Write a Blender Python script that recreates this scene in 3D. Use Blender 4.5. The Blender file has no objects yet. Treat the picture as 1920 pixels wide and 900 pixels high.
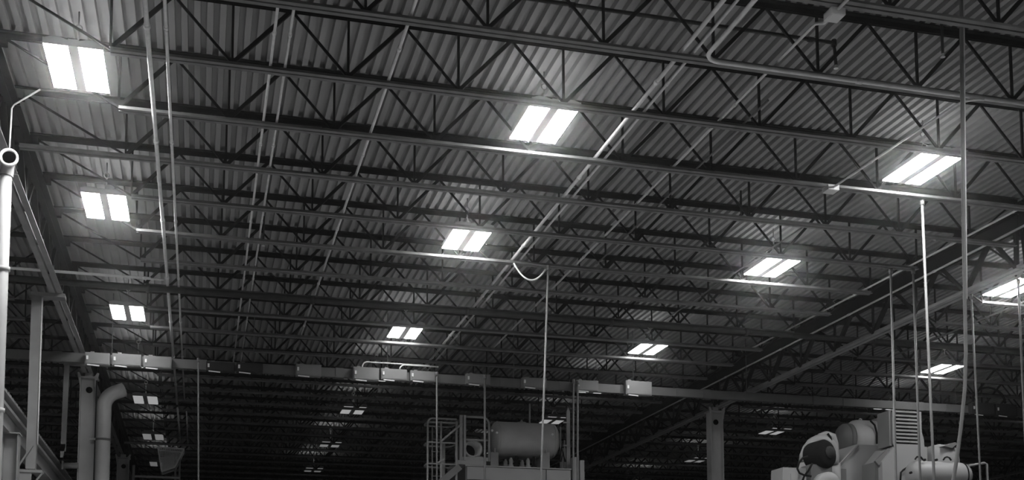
import bpy, math, random
from mathutils import Vector, Matrix
random.seed(7)
scene = bpy.context.scene
COL = scene.collection

# ------------------------------------------------------------------ camera
YAW, PITCH, ROLL = 0.2610, 0.0899, -0.0015
FPX, PPY, CAMZ = 2208.9, 1011.5, 1.6
fwd = Vector((math.sin(YAW) * math.cos(PITCH), math.cos(YAW) * math.cos(PITCH), math.sin(PITCH)))
rgt0 = Vector((math.cos(YAW), -math.sin(YAW), 0))
up0 = rgt0.cross(fwd)
RGT = math.cos(ROLL) * rgt0 + math.sin(ROLL) * up0
UP = -math.sin(ROLL) * rgt0 + math.cos(ROLL) * up0
EYE = Vector((0, 0, CAMZ))
cd = bpy.data.cameras.new('camera')
cam = bpy.data.objects.new('camera', cd)
COL.objects.link(cam)
m = Matrix((RGT, UP, -fwd)).transposed().to_4x4()
m.translation = EYE
cam.matrix_world = m
cd.sensor_width = 36.0
cd.lens = FPX / 1920 * 36.0
cd.shift_y = (PPY - 450) / 1920
cd.clip_end = 300
scene.camera = cam

# ------------------------------------------------------------------ world, exposure
world = bpy.data.worlds.new('world')
scene.world = world
world.use_nodes = True
world.node_tree.nodes['Background'].inputs[0].default_value = (0, 0, 0, 1)
world.node_tree.nodes['Background'].inputs[1].default_value = 0
hz = world.node_tree.nodes.new('ShaderNodeVolumeScatter')      # thin scatter haze, added for a glow round the lamps
hz.inputs['Density'].default_value = 0.0018
hz.inputs['Anisotropy'].default_value = 0.972
world.node_tree.links.new(hz.outputs[0], world.node_tree.nodes['World Output'].inputs['Volume'])
scene.cycles.volume_bounces = 1
vs = scene.view_settings
vs.view_transform = 'Standard'
vs.look = 'None'
vs.exposure = 0.0
vs.gamma = 1.0
vs.use_curve_mapping = False
LAMP_GAIN = 0.80         # all lamps together
scene.cycles.max_bounces = 3
scene.cycles.diffuse_bounces = 2
scene.cycles.adaptive_threshold = 0.02


# a point of the place seen at photo pixel (x, y): on height z, depth Y or side X
def _ray(x, y):
    return fwd + RGT * ((x - 960) / FPX) - UP * ((y - PPY) / FPX)


def at_z(x, y, z):
    v = _ray(x, y)
    return EYE + v * ((z - CAMZ) / v.z)


def at_y(x, y, Y):
    v = _ray(x, y)
    return EYE + v * (Y / v.y)


def at_x(x, y, X):
    v = _ray(x, y)
    return EYE + v * (X / v.x)


# ------------------------------------------------------------------ materials
def mat(name, col, rough=0.6, metal=0.0, noise=0.0, scale=6.0, bump=0.0, stretch=None):
    ma = bpy.data.materials.new(name)
    ma.use_nodes = True
    nt = ma.node_tree
    b = nt.nodes['Principled BSDF']
    b.inputs['Roughness'].default_value = rough
    b.inputs['Metallic'].default_value = metal
    c = (col, col, col, 1)
    b.inputs['Base Color'].default_value = c
    if noise or bump:
        tc = nt.nodes.new('ShaderNodeTexCoord')
        mp = nt.nodes.new('ShaderNodeMapping')
        if stretch:
            mp.inputs['Scale'].default_value = stretch
        nz = nt.nodes.new('ShaderNodeTexNoise')
        nz.inputs['Scale'].default_value = scale
        nz.inputs['Detail'].default_value = 5
        nt.links.new(tc.outputs['Object'], mp.inputs['Vector'])
        nt.links.new(mp.outputs['Vector'], nz.inputs['Vector'])
        if noise:
            rp = nt.nodes.new('ShaderNodeValToRGB')
            lo, hi = col * (1 - noise), min(1, col * (1 + noise))
            rp.color_ramp.elements[0].position = 0.3
            rp.color_ramp.elements[1].position = 0.7
            rp.color_ramp.elements[0].color = (lo, lo, lo, 1)
            rp.color_ramp.elements[1].color = (hi, hi, hi, 1)
            nt.links.new(nz.outputs['Fac'], rp.inputs['Fac'])
            nt.links.new(rp.outputs['Color'], b.inputs['Base Color'])
        if bump:
            bp = nt.nodes.new('ShaderNodeBump')
            bp.inputs['Strength'].default_value = bump
            nt.links.new(nz.outputs['Fac'], bp.inputs['Height'])
            nt.links.new(bp.outputs['Normal'], b.inputs['Normal'])
    return ma


def emit(name, strength):
    ma = bpy.data.materials.new(name)
    ma.use_nodes = True
    nt = ma.node_tree
    b = nt.nodes['Principled BSDF']
    b.inputs['Base Color'].default_value = (0.8, 0.8, 0.8, 1)
    b.inputs['Emission Color'].default_value = (1, 1, 1, 1)
    b.inputs['Emission Strength'].default_value = strength * LAMP_GAIN
    return ma


M = dict(
    deck=mat('deck_steel', 0.33, 0.65, 0.0, 0.14, 3.0, 0.0, (1, .15, 1)),
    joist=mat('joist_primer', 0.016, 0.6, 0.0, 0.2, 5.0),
    chord=mat('chord_primer', 0.20, 0.55, 0.0, 0.2, 5.0),  # paler than the webs: light from below put into the colour
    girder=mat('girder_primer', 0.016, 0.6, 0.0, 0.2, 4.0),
    gchord=mat('girder_chord_primer', 0.34, 0.55, 0.0, 0.15, 4.0),  # lit copy of the girder steel, underside brightness in its colour
    conduit=mat('galvanised_conduit', 0.85, 0.45, 0.0, 0.1, 8.0),
    drop=mat('drop_conduit_grey', 0.17, 0.5, 0.0, 0.1, 8.0),
    dullpipe=mat('dull_pipe', 0.16, 0.5, 0.0, 0.15, 8.0),
    darkpipe=mat('black_sprinkler_pipe', 0.05, 0.5, 0.0, 0.2, 8.0),
    housing=mat('lamp_housing_grey', 0.30, 0.4, 0.0, 0.05, 6.0),
    ballast=mat('ballast_grey', 0.30, 0.5, 0.0, 0.05, 6.0),
    wire=mat('hanger_wire', 0.25, 0.4, 0.6),
    bus=mat('busway_grey', 0.13, 0.5, 0.0, 0.12, 4.0),
    plug=mat('plug_box_light_grey', 0.2, 0.5, 0.0, 0.08, 4.0),
    plugdark=mat('plug_box_charcoal', 0.035, 0.8, 0.0, 0.15, 4.0),
    white=mat('white_plate', 0.8, 0.5),
    column=mat('column_paint', 0.55, 0.5, 0.0, 0.08, 3.0),
    runway=mat('runway_paint', 0.25, 0.55, 0.0, 0.15, 3.0),
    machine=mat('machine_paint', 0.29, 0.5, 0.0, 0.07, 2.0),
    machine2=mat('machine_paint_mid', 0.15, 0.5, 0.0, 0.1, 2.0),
    tank=mat('tank_paint', 0.45, 0.45, 0.0, 0.1, 3.0),
    rail=mat('rail_paint', 0.28, 0.5, 0.0, 0.1, 5.0),
    black=mat('black_rubber', 0.008, 0.9, 0.0, 0.3, 6.0),
    cable=mat('grey_cable', 0.2, 0.6, 0.0, 0.1, 6.0),
    floor=mat('concrete_floor', 0.40, 0.5, 0.0, 0.15, 0.6, 0.05),
    wall=mat('wall_panel', 0.22, 0.7, 0.0, 0.12, 0.8),
    roof=mat('roof_board', 0.2, 0.8, 0.0, 0.1, 1.0),
)


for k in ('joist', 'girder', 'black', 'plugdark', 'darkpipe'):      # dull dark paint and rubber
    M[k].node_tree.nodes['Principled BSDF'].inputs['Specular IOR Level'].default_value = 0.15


# ------------------------------------------------------------------ mesh helpers
class MB:
    def __init__(s):
        s.v, s.f, s.sm = [], [], []

    def quad_ring(s, rings, close=True, smooth=False, cap=True):
        base = len(s.v)
        n = len(rings[0])
        for r in rings:
            s.v += [Vector(p) for p in r]
        for i in range(len(rings) - 1):
            for j in range(n if close else n - 1):
                a = base + i * n + j
                b = base + i * n + (j + 1) % n
                s.f.append((a, b, b + n, a + n))
                s.sm.append(smooth)
        if cap and close:
            s.f.append(tuple(base + j for j in reversed(range(n))))
            s.sm.append(False)
            s.f.append(tuple(base + (len(rings) - 1) * n + j for j in range(n)))
            s.sm.append(False)
        return s

    def box(s, a, b):
        x0, y0, z0 = a
        x1, y1, z1 = b
        return s.quad_ring([[(x0, y0, z0), (x1, y0, z0), (x1, y1, z0), (x0, y1, z0)],
                            [(x0, y0, z1), (x1, y0, z1), (x1, y1, z1), (x0, y1, z1)]])

    def bar(s, p, q, w, h=None, ref=None):
        h = h or w
        p, q = Vector(p), Vector(q)
        d = (q - p).normalized()
        ref = Vector(ref) if ref else (Vector((0, 0, 1)) if abs(d.z) < .95 else Vector((0, 1, 0)))
        a = d.cross(ref).normalized() * (w / 2)
        b = d.cross(a).normalized() * (h / 2)
        sec = [-a - b, a - b, a + b, -a + b]
        return s.quad_ring([[p + o for o in sec], [q + o for o in sec]])

    def tube(s, pts, r, n=8, cap=True):
        pts = [Vector(p) for p in pts]
        rings = []
        prev = None
        for i, p in enumerate(pts):
            d = (pts[min(i + 1, len(pts) - 1)] - pts[max(i - 1, 0)]).normalized()
            if prev is None:
                ref = Vector((0, 0, 1)) if abs(d.z) < .9 else Vector((0, 1, 0))
                a = d.cross(ref).normalized()
            else:
                a = (prev - d * prev.dot(d)).normalized()
            prev = a
            b = d.cross(a)
            rr = r[i] if isinstance(r, (list, tuple)) else r
            rings.append([p + (a * math.cos(t) + b * math.sin(t)) * rr
                          for t in [2 * math.pi * k / n for k in range(n)]])
        return s.quad_ring(rings, smooth=True, cap=cap)

    def lathe(s, p, d, prof, n=24):
        p, d = Vector(p), Vector(d).normalized()
        ref = Vector((0, 0, 1)) if abs(d.z) < .9 else Vector((0, 1, 0))
        a = d.cross(ref).normalized()
        b = d.cross(a)
        rings = [[p + d * t + (a * math.cos(q) + b * math.sin(q)) * max(r, 1e-4)
                  for q in [2 * math.pi * k / n for k in range(n)]] for t, r in prof]
        return s.quad_ring(rings, smooth=True)

    def prism(s, poly, off):
        off = Vector(off)
        return s.quad_ring([[Vector(p) for p in poly], [Vector(p) + off for p in poly]])

    def ell(s, p, q, w, t, sx, sz, ref=(0, 0, 1)):
        # an angle section along p -> q; sx, sz give the legs' directions
        p, q = Vector(p), Vector(q)
        d = (q - p).normalized()
        z = Vector(ref)
        x = d.cross(z).normalized()
        sec = [(0, 0), (w, 0), (w, t), (t, t), (t, w), (0, w)]
        off = [x * (u * sx) + z * (v * sz) for u, v in sec]
        return s.quad_ring([[p + o for o in off], [q + o for o in off]])

    def mesh(s, name, material, origin=(0, 0, 0)):
        o = Vector(origin)
        me = bpy.data.meshes.new(name)
        me.from_pydata([tuple(v - o) for v in s.v], [], s.f)
        me.polygons.foreach_set('use_smooth', s.sm)
        import bmesh
        bm = bmesh.new()
        bm.from_mesh(me)
        bmesh.ops.recalc_face_normals(bm, faces=bm.faces)
        bm.to_mesh(me)
        bm.free()
        me.materials.append(material)
        return me


def link(name, me, parent=None, loc=(0, 0, 0)):
    o = bpy.data.objects.new(name, me)
    COL.objects.link(o)
    o.location = loc
    if parent is not None:
        o.parent = parent
    return o


def tag(o, label=None, cat=None, group=None, kind=None):
    for k, v in (('label', label), ('category', cat), ('group', group), ('kind', kind)):
        if v:
            o[k] = v
    return o


def thing(name, label, cat, loc=(0, 0, 0), group=None):
    return tag(link(name, None, None, loc), label, cat, group)


def absloc(o):
    v = Vector(o.location)
    while o.parent:
        o = o.parent
        v += Vector(o.location)
    return v


def part(root, name, mb, material, label=None, kind=None):
    o = link(name, mb.mesh(name, material, absloc(root)), root)
    return tag(o, label, None, None, kind)


def solid(name, mb, material, label, cat, group=None, origin=None):
    org = Vector(origin) if origin is not None else Vector(mb.v[0])
    return tag(link(name, mb.mesh(name, material, org), None, org), label, cat, group)


def copy_tree(o, parent=None, loc=None):
    c = o.copy()
    COL.objects.link(c)
    c.parent = parent
    if loc is not None:
        c.location = loc
    for ch in [k for k in o.children]:
        copy_tree(ch, c)
    return c


# ------------------------------------------------------------------ levels and grid
ZB = 8.41                      # bottom chord of the joists
ZD = 9.23                      # underside of the deck
PITCHJ = 1.524
Y0J = 10.645
XG = (-2.6, 13.5, 29.6)        # girder lines
SPAN = 16.1
YC = (4.55, 16.74, 28.93, 41.12, 53.31)   # column lines


def yj(k):
    return Y0J + PITCHJ * k


HX0, HX1, HY0, HY1 = -18.7, 45.7, -9.0, 62.0

# ------------------------------------------------------------------ setting
fl = MB().box((HX0, HY0, -0.2), (HX1, HY1, 0))
tag(link('floor', fl.mesh('floor', M['floor'])), kind='structure', label='grey concrete factory floor')
for nm, a, b in (('wall_back', (HX0, HY1, 0), (HX1, HY1 + .3, 9.6)), ('wall_front', (HX0, HY0 - .3, 0), (HX1, HY0, 9.6)),
                 ('wall_left', (HX0 - .3, HY0, 0), (HX0, HY1, 9.6)), ('wall_right', (HX1, HY0, 0), (HX1 + .3, HY1, 9.6))):
    tag(link(nm, MB().box(a, b).mesh(nm, M['wall'])), kind='structure', label='plain grey factory wall')
ceil = tag(link('ceiling', MB().box((HX0, HY0, ZD + .077), (HX1, HY1, ZD + .2)).mesh('ceiling', M['roof'])),
           kind='structure', label='roof over corrugated steel deck')
RIB = 0.1524


def deck_mb(nx, length):
    mb = MB()
    prof = []
    for i in range(nx):
        x = i * RIB
        prof += [(x, .074), (x + .062, .074), (x + .071, 0.0), (x + .1434, 0.0), (x + .1524, .074)]
    # close the profile as a thin sheet
    mb.quad_ring([[(x, 0, z) for x, z in prof], [(x, length, z) for x, z in prof]], close=False)
    return mb


sheet_len = 8 * PITCHJ
sheet = deck_mb(6, sheet_len).mesh('deck_sheet', M['deck'])
SW = 6 * RIB
covered = {}
for r, (xa, xb) in enumerate(((-3.8, 13.9), (-5.5, 23.5), (-8, 34), (-10, 44))):
    n0, n1 = math.floor((xa - HX0) / SW), math.ceil((xb - HX0) / SW)
    covered[r] = (n0, n1)
    for i in range(n0, n1):
        link('deck_sheet', sheet, ceil, (HX0 + i * SW, YC[r], ZD))
rest = MB()
nall = int((HX1 - HX0) / SW)


def add_rest(n0, n1, ya, yb):
    if n1 <= n0:
        return
    d = deck_mb((n1 - n0) * 6, yb - ya)
    base = len(rest.v)
    rest.v += [v + Vector((HX0 + n0 * SW, ya, ZD)) for v in d.v]
    rest.f += [tuple(base + k for k in f) for f in d.f]
    rest.sm += d.sm


for r in range(4):
    n0, n1 = covered[r]
    add_rest(0, n0, YC[r], YC[r + 1])
    add_rest(n1, nall, YC[r], YC[r + 1])
add_rest(0, nall, HY0, YC[0])
add_rest(0, nall, YC[4], HY1)
tag(link('deck_sheeting', rest.mesh('deck_sheeting', M['deck']), ceil), kind='stuff')

# ------------------------------------------------------------------ joists
NP, PAN = 10, 1.36
XB0 = 1.5                      # bottom chord starts this far from the girder


def chord_mb(x0, x1, z, w, up):
    mb = MB()
    for sgn in (1, -1):
        mb.ell((x0, -sgn * .014, z), (x1, -sgn * .014, z), w, .008, sgn, up)
    return mb


ztop = ZD - ZB - .012
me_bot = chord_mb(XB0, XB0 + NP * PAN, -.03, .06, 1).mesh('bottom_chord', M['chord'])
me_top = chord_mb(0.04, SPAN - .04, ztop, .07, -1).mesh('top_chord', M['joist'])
me_extl = chord_mb(0.12, XB0, -.03, .06, 1).mesh('chord_extension', M['chord'])
me_extr = chord_mb(XB0 + NP * PAN, SPAN - .12, -.03, .06, 1).mesh('chord_extension', M['chord'])
zt = ztop - .05
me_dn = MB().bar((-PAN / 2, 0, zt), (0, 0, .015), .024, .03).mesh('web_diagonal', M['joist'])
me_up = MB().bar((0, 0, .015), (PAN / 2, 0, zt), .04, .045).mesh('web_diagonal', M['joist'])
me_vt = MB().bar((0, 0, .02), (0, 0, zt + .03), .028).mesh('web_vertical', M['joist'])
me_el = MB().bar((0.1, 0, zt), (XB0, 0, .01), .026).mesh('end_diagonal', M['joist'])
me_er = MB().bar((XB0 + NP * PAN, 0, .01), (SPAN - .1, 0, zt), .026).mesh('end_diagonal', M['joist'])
me_seat = MB().box((.03, -.06, ztop - .16), (.16, .06, ztop - .06)).mesh('bearing_seat', M['joist'])
wj = MB()
for k in range(NP + 1):
    x = XB0 + k * PAN
    if k > 0:
        wj.bar((x - PAN / 2, 0, zt), (x, 0, .015), .024, .03)
    if k < NP:
        wj.bar((x, 0, .015), (x + PAN / 2, 0, zt), .04, .045)
    wj.bar((x, 0, .02), (x, 0, zt + .03), .028)
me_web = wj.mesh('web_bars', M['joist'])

J_KEY = {-1: 'over the open floor', 0: 'that carries the small white junction box', 1: 'with the bright bent conduit along its chord',
         2: 'between the bent conduit and the branch box', 3: 'whose lit chord holds the branch box', 4: 'above the drain pipe elbow',
         5: 'ending at the drop rod before the louvre', 6: 'whose lit chord carries the hanging loop', 7: 'between the hanging loop and the black main',
         8: 'right beside the black sprinkler main', 9: 'between the black main and the busway lights', 10: 'lit by the lights just before the busway',
         11: 'just past the busway hangers', 12: 'at the capped column'}


def joist(k, gx, bay, detail):
    col_line = (k % 8 == 4)
    key = J_KEY.get(k)
    if bay == 0:
        lab = 'dark steel bar joist ' + (key or 'deep in the hall past the busway')
        grp = 'joists of the middle bay'
    elif bay == 1 and gx < 20 and key:
        lab = 'side-bay bar joist in line with the one ' + key
        grp = 'joists of the side bay'
    elif bay == 1:
        lab, grp = 'dark bar joist deep in the side bay behind the hood machine', 'deep joists of the side bay'
    else:
        lab, grp = 'dark bar joist in the shadowed bay behind the crane runway', 'joists of the shadowed bay'
    t = thing('bar_joist', lab, 'joist', (gx, yj(k), ZB), grp)
    link('top_chord', me_top, t)
    link('bottom_chord', me_bot, t)
    link('end_diagonal', me_el, t)
    link('end_diagonal', me_er, t)
    if detail:
        link('bearing_seat', me_seat, t)
        link('bearing_seat', me_seat, t, (SPAN - .19, 0, 0))
    if col_line:
        link('chord_extension', me_extl, t)
        link('chord_extension', me_extr, t)
    if detail:
        for i in range(NP + 1):
            x = XB0 + i * PAN
            if i > 0:
                link('web_diagonal', me_dn, t, (x, 0, 0))
            if i < NP:
                link('web_diagonal', me_up, t, (x, 0, 0))
            link('web_vertical', me_vt, t, (x, 0, 0))
    else:
        tag(link('web_bars', me_web, t), kind='stuff')
    return t


for k in range(-1, 30):
    joist(k, XG[0], 0, -1 < k < 14)
for k in range(0, 30):
    joist(k, XG[1], 1, 3 <= k <= 11)
for k in range(14, 30):
    joist(k, XG[2], 1, False)
for k in range(3, 30):
    joist(k, XG[0] - SPAN, 2, False)

# ------------------------------------------------------------------ truss girders on the column lines
ZG0, ZG1 = 8.0, 8.98


def girder(x, ya, yb, lab, grp, detail):
    t = thing('truss_girder', lab, 'girder', (x, ya, ZG0), grp)
    b = MB()
    for sg in (1, -1):
        b.ell((x + sg * .018, ya + .02, ZG0), (x + sg * .018, yb - .02, ZG0), .095, .012, sg, 1)
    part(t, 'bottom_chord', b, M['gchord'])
    b = MB()
    for sg in (1, -1):     # two channels, toes outward
        xi = x + sg * .012
        b.box((min(xi, xi + sg * .012), ya + .02, ZG1 - .30), (max(xi, xi + sg * .012), yb - .02, ZG1))
        for z in (ZG1 - .30, ZG1 - .014):
            b.box((min(xi, xi + sg * .10), ya + .02, z), (max(xi, xi + sg * .10), yb - .02, z + .014))
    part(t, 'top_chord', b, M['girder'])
    n = 8
    hp = PITCHJ / 2
    allw = MB()
    for i in range(n):
        yb_ = ya + (i + .5) * PITCHJ + (hp if True else 0)
        if yb_ > yb - .1:
            yb_ = yb - .12
        yt0, yt1 = ya + (i + .5) * PITCHJ, ya + (i + 1.5) * PITCHJ
        segs = [((x, yt0, ZG1 - .2), (x, yb_, ZG0 + .05), .085, 'web_diagonal'),
                ((x, yb_, ZG0 + .05), (x, min(yt1, yb - .05), ZG1 - .2), .06, 'web_diagonal'),
                ((x, yb_, ZG0 + .05), (x, yb_, ZG1 - .1), .045, 'web_vertical')]
        if i == 0:
            segs.append(((x, ya + .1, ZG1 - .2), (x, ya + .12, ZG0 + .05), .07, 'web_vertical'))
            segs.append(((x, ya + .12, ZG0 + .05), (x, yt0, ZG1 - .2), .07, 'web_diagonal'))
        for p, q, w, nm in segs:
            if detail:
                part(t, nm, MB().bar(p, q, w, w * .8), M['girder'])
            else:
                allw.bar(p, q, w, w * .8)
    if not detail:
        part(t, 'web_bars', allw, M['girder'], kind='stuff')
    return t


for gi, x in enumerate(XG):
    for r in range(4):
        if gi == 2 and r < 2:
            continue
        labs = {(0, 1): 'grey truss girder above the crane runway, near the drain pipe',
                (1, 1): 'grey truss girder with a conduit along it, above the louvred hood',
                (0, 2): 'grey truss girder running on from the capped column beside the elbow pipe',
                (1, 2): 'grey truss girder resting on the slim column and running to the back'}
        labs.update({(0, 0): 'grey truss girder over the open floor before the drain pipe', (1, 0): 'grey truss girder past the hanging cable, ending at the drop rods',
                     (0, 3): 'distant grey truss girder beyond the mesh basket', (1, 3): 'distant grey truss girder behind the tank machine',
                     (2, 2): 'grey truss girder on the far side of the side bay', (2, 3): 'most distant grey truss girder of the side bay'})
        girder(x, YC[r], YC[r + 1], labs[(gi, r)], 'truss girders', (gi, r) in ((0, 1), (1, 1), (0, 2), (1, 2)))


# ------------------------------------------------------------------ columns
def column(x, y, lab, grp=None, w=.36):
    t = thing('steel_column', lab, 'column', (x, y, 0), grp)
    d, tf = w / 2, .022
    b = MB()
    for sg in (1, -1):
        b.box((x + sg * d - tf / 2, y - .15, 0.02), (x + sg * d + tf / 2, y + .15, 7.86))
    part(t, 'flange', b, M['column'])
    part(t, 'web', MB().box((x - d + tf / 2, y - .009, .02), (x + d - tf / 2, y + .009, 7.86)), M['column'])
    part(t, 'cap_plate', MB().box((x - d - .05, y - .19, 7.86), (x + d + .05, y + .19, 7.89)), M['column'])
    part(t, 'base_plate', MB().box((x - d - .08, y - .22, 0), (x + d + .08, y + .22, .025)), M['column'])
    for sg in (1, -1):     # gusset horns up to the bottom chord
        xx = x + sg * (d - .02)
        part(t, 'gusset', MB().prism([(xx - .01, y - .17, 7.66), (xx + sg * .03, y - .17, 7.66), (xx + sg * .09, y - .17, 7.98),
                                      (xx + sg * .05, y - .17, 7.99), (xx - .01, y - .17, 7.9)], (0, .03, 0)), M['column'])
    part(t, 'stiffener', MB().bar((x, y, 7.89), (x, y, 8.0), .16, .12), M['column'])
    b = MB()
    for i in range(20):
        q = 2 * math.pi * i / 20
    b.lathe((x + .02, y - .02, 7.6), (0, -1, 0), [(0, .075), (.012, .075), (.012, .055), (.0, .055)], 20)
    part(t, 'bolt_hole', b, M['black'])
    return t


column(XG[0] + .02, YC[2], 'wide steel column with a capped top beside the elbow pipe', w=.34)
column(XG[0] + .0 - .25, YC[1], 'steel column behind the drain pipe at the runway end', w=.34)
column(XG[0] + .1, YC[3], 'distant steel column near the mesh basket')
column(XG[1] - .1, YC[2], 'slim pale steel column under the girder with the conduit', w=.34)
column(XG[1], YC[3], 'distant steel column behind the horizontal tank')
column(XG[2], YC[3], 'distant steel column in the far side bay')

# ------------------------------------------------------------------ high bay lights
Z_L = 8.52


def lamp_master(strength, idx):
    t = thing('high_bay_light', 'twin-panel high bay light', 'light', (0, 0, Z_L))
    L, W, g = 1.12, .275, .055
    em = emit('lamp_%d' % idx, strength)
    up = emit('uplight_%d' % idx, max(strength * .15, 9.0))  # added fill glow that brightens the deck over each lamp
    for sg in (1, -1):
        x0, x1 = sorted((sg * g, sg * (g + W)))
        # the reflector wing: a folded tray over the panel
        mb = MB()
        y0, y1 = -L / 2, L / 2
        mb.prism([(x0, y0, Z_L + .002), (x0, y0, Z_L + .06), ((x0 + x1) / 2 - .05, y0, Z_L + .085), ((x0 + x1) / 2 + .05, y0, Z_L + .085),
                  (x1, y0, Z_L + .06), (x1, y0, Z_L + .002)], (0, L, 0))
        part(t, 'reflector', mb, M['housing'])
        pm = MB().prism([(x0 + .004, y0 + .01, Z_L), (x0 + .02, y0 + .01, Z_L - .012), (x1 - .02, y0 + .01, Z_L - .012), (x1 - .004, y0 + .01, Z_L)], (0, L - .02, 0))
        part(t, 'lamp_panel', pm, em, 'glowing white lens')
        part(t, 'uplight_slot', MB().box(((x0 + x1) / 2 - .03, y0 + .1, Z_L + .086), ((x0 + x1) / 2 + .03, y1 - .1, Z_L + .09)), up)  # added glowing strip, hidden from the camera, to light the deck
    part(t, 'ballast_channel', MB().prism([(-g, -L / 2, Z_L - .012), (-g, -L / 2, Z_L + .075), (g, -L / 2, Z_L + .075), (g, -L / 2, Z_L - .012)], (0, L, 0)), M['ballast'])
    for sg in (1, -1):
        y = sg * L / 2
        part(t, 'end_plate', MB().box((-g - W, min(y, y + sg * .01), Z_L - .014), (g + W, max(y, y + sg * .01), Z_L + .06)), M['housing'])
    hz = ZD - .15
    wv = MB()
    for sg in (1, -1):
        wv.tube([(0, sg * .42, Z_L + .075), (0, 0, hz - .2)], .004, 5)
    part(t, 'hanger_wire', wv, M['wire'])
    hk = MB().tube([(0, 0, hz - .2), (0, 0, hz - .1)], .012, 6)
    hk.tube([(.04 * math.cos(a), 0, hz - .06 + .04 * math.sin(a)) for a in [2 * math.pi * i / 12 for i in range(13)]], .01, 6)
    hk.tube([(0, 0, hz - .02), (0, 0, ZD + .0)], .01, 6)
    part(t, 'hook', hk, M['wire'])
    return t


# rows by depth: (depth, lens strength)
LEVEL = {8.36: 100, 14.48: 100, 19.10: 90, 25.26: 22.0, 29.69: 0.8, 34.27: 0.4, 40.36: 0.22, 46.45: 0.15}
SPOTS = [
    (8.36, -1.53, 'high bay light hung nearest the runway end, over the aisle behind the drain pipe'),
    (8.36, 4.32, None), (8.36, 10.08, None),
    (14.48, -1.53, 'bright twin-panel high bay light over the bracket conduit above the drain pipe'),
    (14.48, 4.32, 'bright twin-panel high bay light beside the conduit pair, two joists from the bent conduit'),
    (14.48, 10.08, 'bright twin-panel high bay light beside the thick hanging cable and small box'),
    (19.10, -1.53, 'bright twin-panel high bay light above the pair of short cross pipes'),
    (19.10, 4.32, 'bright twin-panel high bay light next to the conduit with the hanging loop'),
    (19.10, 10.08, 'bright twin-panel high bay light near the girder with the drop rods'),
    (19.10, 15.25, 'twin-panel high bay light behind the truss girder above the louvred hood'),
    (25.26, -1.53, 'twin-panel high bay light just above the three pale busway boxes'),
    (25.26, 4.32, 'twin-panel high bay light above the busway and the two joined pale boxes'),
    (25.26, 10.08, 'twin-panel high bay light above the tall busway box by the girder'),
    (25.26, 18.0, 'twin-panel high bay light behind the three drop rods in the side bay'),
    (29.69, -1.53, 'dim twin-panel light directly below the three pale busway boxes'),
    (29.69, 4.32, 'dim twin-panel light overlapping the two joined pale busway boxes'),
    (29.69, 10.3, 'dim twin-panel light below the busway where the drop conduits start'),
    (29.69, 19.4, 'dim twin-panel light behind the louvred intake box'),
    (29.69, 24.6, 'dim twin-panel light beyond the charcoal busway boxes'),
    (34.27, -1.53, 'dim twin-panel light in the row past the elbow pipe'),
    (34.27, 4.32, 'dim twin-panel light in the back rows, second past the busway'),
    (34.27, 10.5, 'dim twin-panel light behind the end of the horizontal tank'),
    (34.27, 18.0, 'dim twin-panel light between the slim column and the motor hood'),
    (40.36, -1.53, 'faint twin-panel light just above the mesh basket'),
    (40.36, 4.32, 'faint twin-panel light near the back, third past the busway'),
    (40.36, 10.3, 'faint twin-panel light hidden behind the horizontal tank'),
    (40.36, 18.0, 'faint twin-panel light next to the slim pale column'),
    (46.45, -1.53, 'faint twin-panel light behind the mesh basket'),
    (46.45, 4.32, 'faint twin-panel light at the back end of the row past the second box trio'),
    (46.45, 18.0, 'faint twin-panel light at the back end of the side-bay row'),
]
masters = {}
for i, (d, x, lab) in enumerate(SPOTS):
    if d not in masters:
        o = lamp_master(LEVEL[d], len(masters))
        masters[d] = o
        o.location = (x, d, Z_L)
    else:
        o = copy_tree(masters[d], None, (x, d, Z_L))
    o['label'] = lab or 'high bay light over the open floor before the bent conduit'
    o['group'] = 'high bay lights' if lab else 'high bay lights over the open floor'

# ------------------------------------------------------------------ conduits and pipes
def conduit(name, lab, pts, r, material, cat='conduit', group=None, every=3.05, straps=None, n=8):
    pts = [Vector(p) for p in pts]
    t = thing(name, lab, cat, pts[0], group)
    part(t, 'pipe', MB().tube(pts, r, n), material)
    if every:
        for p, q in zip(pts, pts[1:]):
            L = (q - p).length
            if L < 2.0:
                continue
            d = (q - p) / L
            s0 = every * .6
            while s0 < L - .1:
                c = p + d * s0
                part(t, 'coupling', MB().tube([c - d * .035, c + d * .035], r * 1.35, n), material)
                s0 += every
    for c in straps or ():
        c = Vector(c)
        part(t, 'strap', MB().box((c.x - r * 1.6, c.y - .02, c.z - r * 1.15), (c.x + r * 1.6, c.y + .02, c.z + r * 1.15)), M['dullpipe'])
    return t


def arc(p, a, b, rad, n=7):
    # a quarter bend that starts at p heading a and leaves heading b
    p, a, b = Vector(p), Vector(a), Vector(b)
    return [p + a * rad * math.sin(q) + b * rad * (1 - math.cos(q)) for q in [math.pi / 2 * i / (n - 1) for i in range(n)]]


def over(x, r, k0, k1):
    return [(x, yj(k), ZB + .03 + r) for k in range(k0, k1)]


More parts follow.
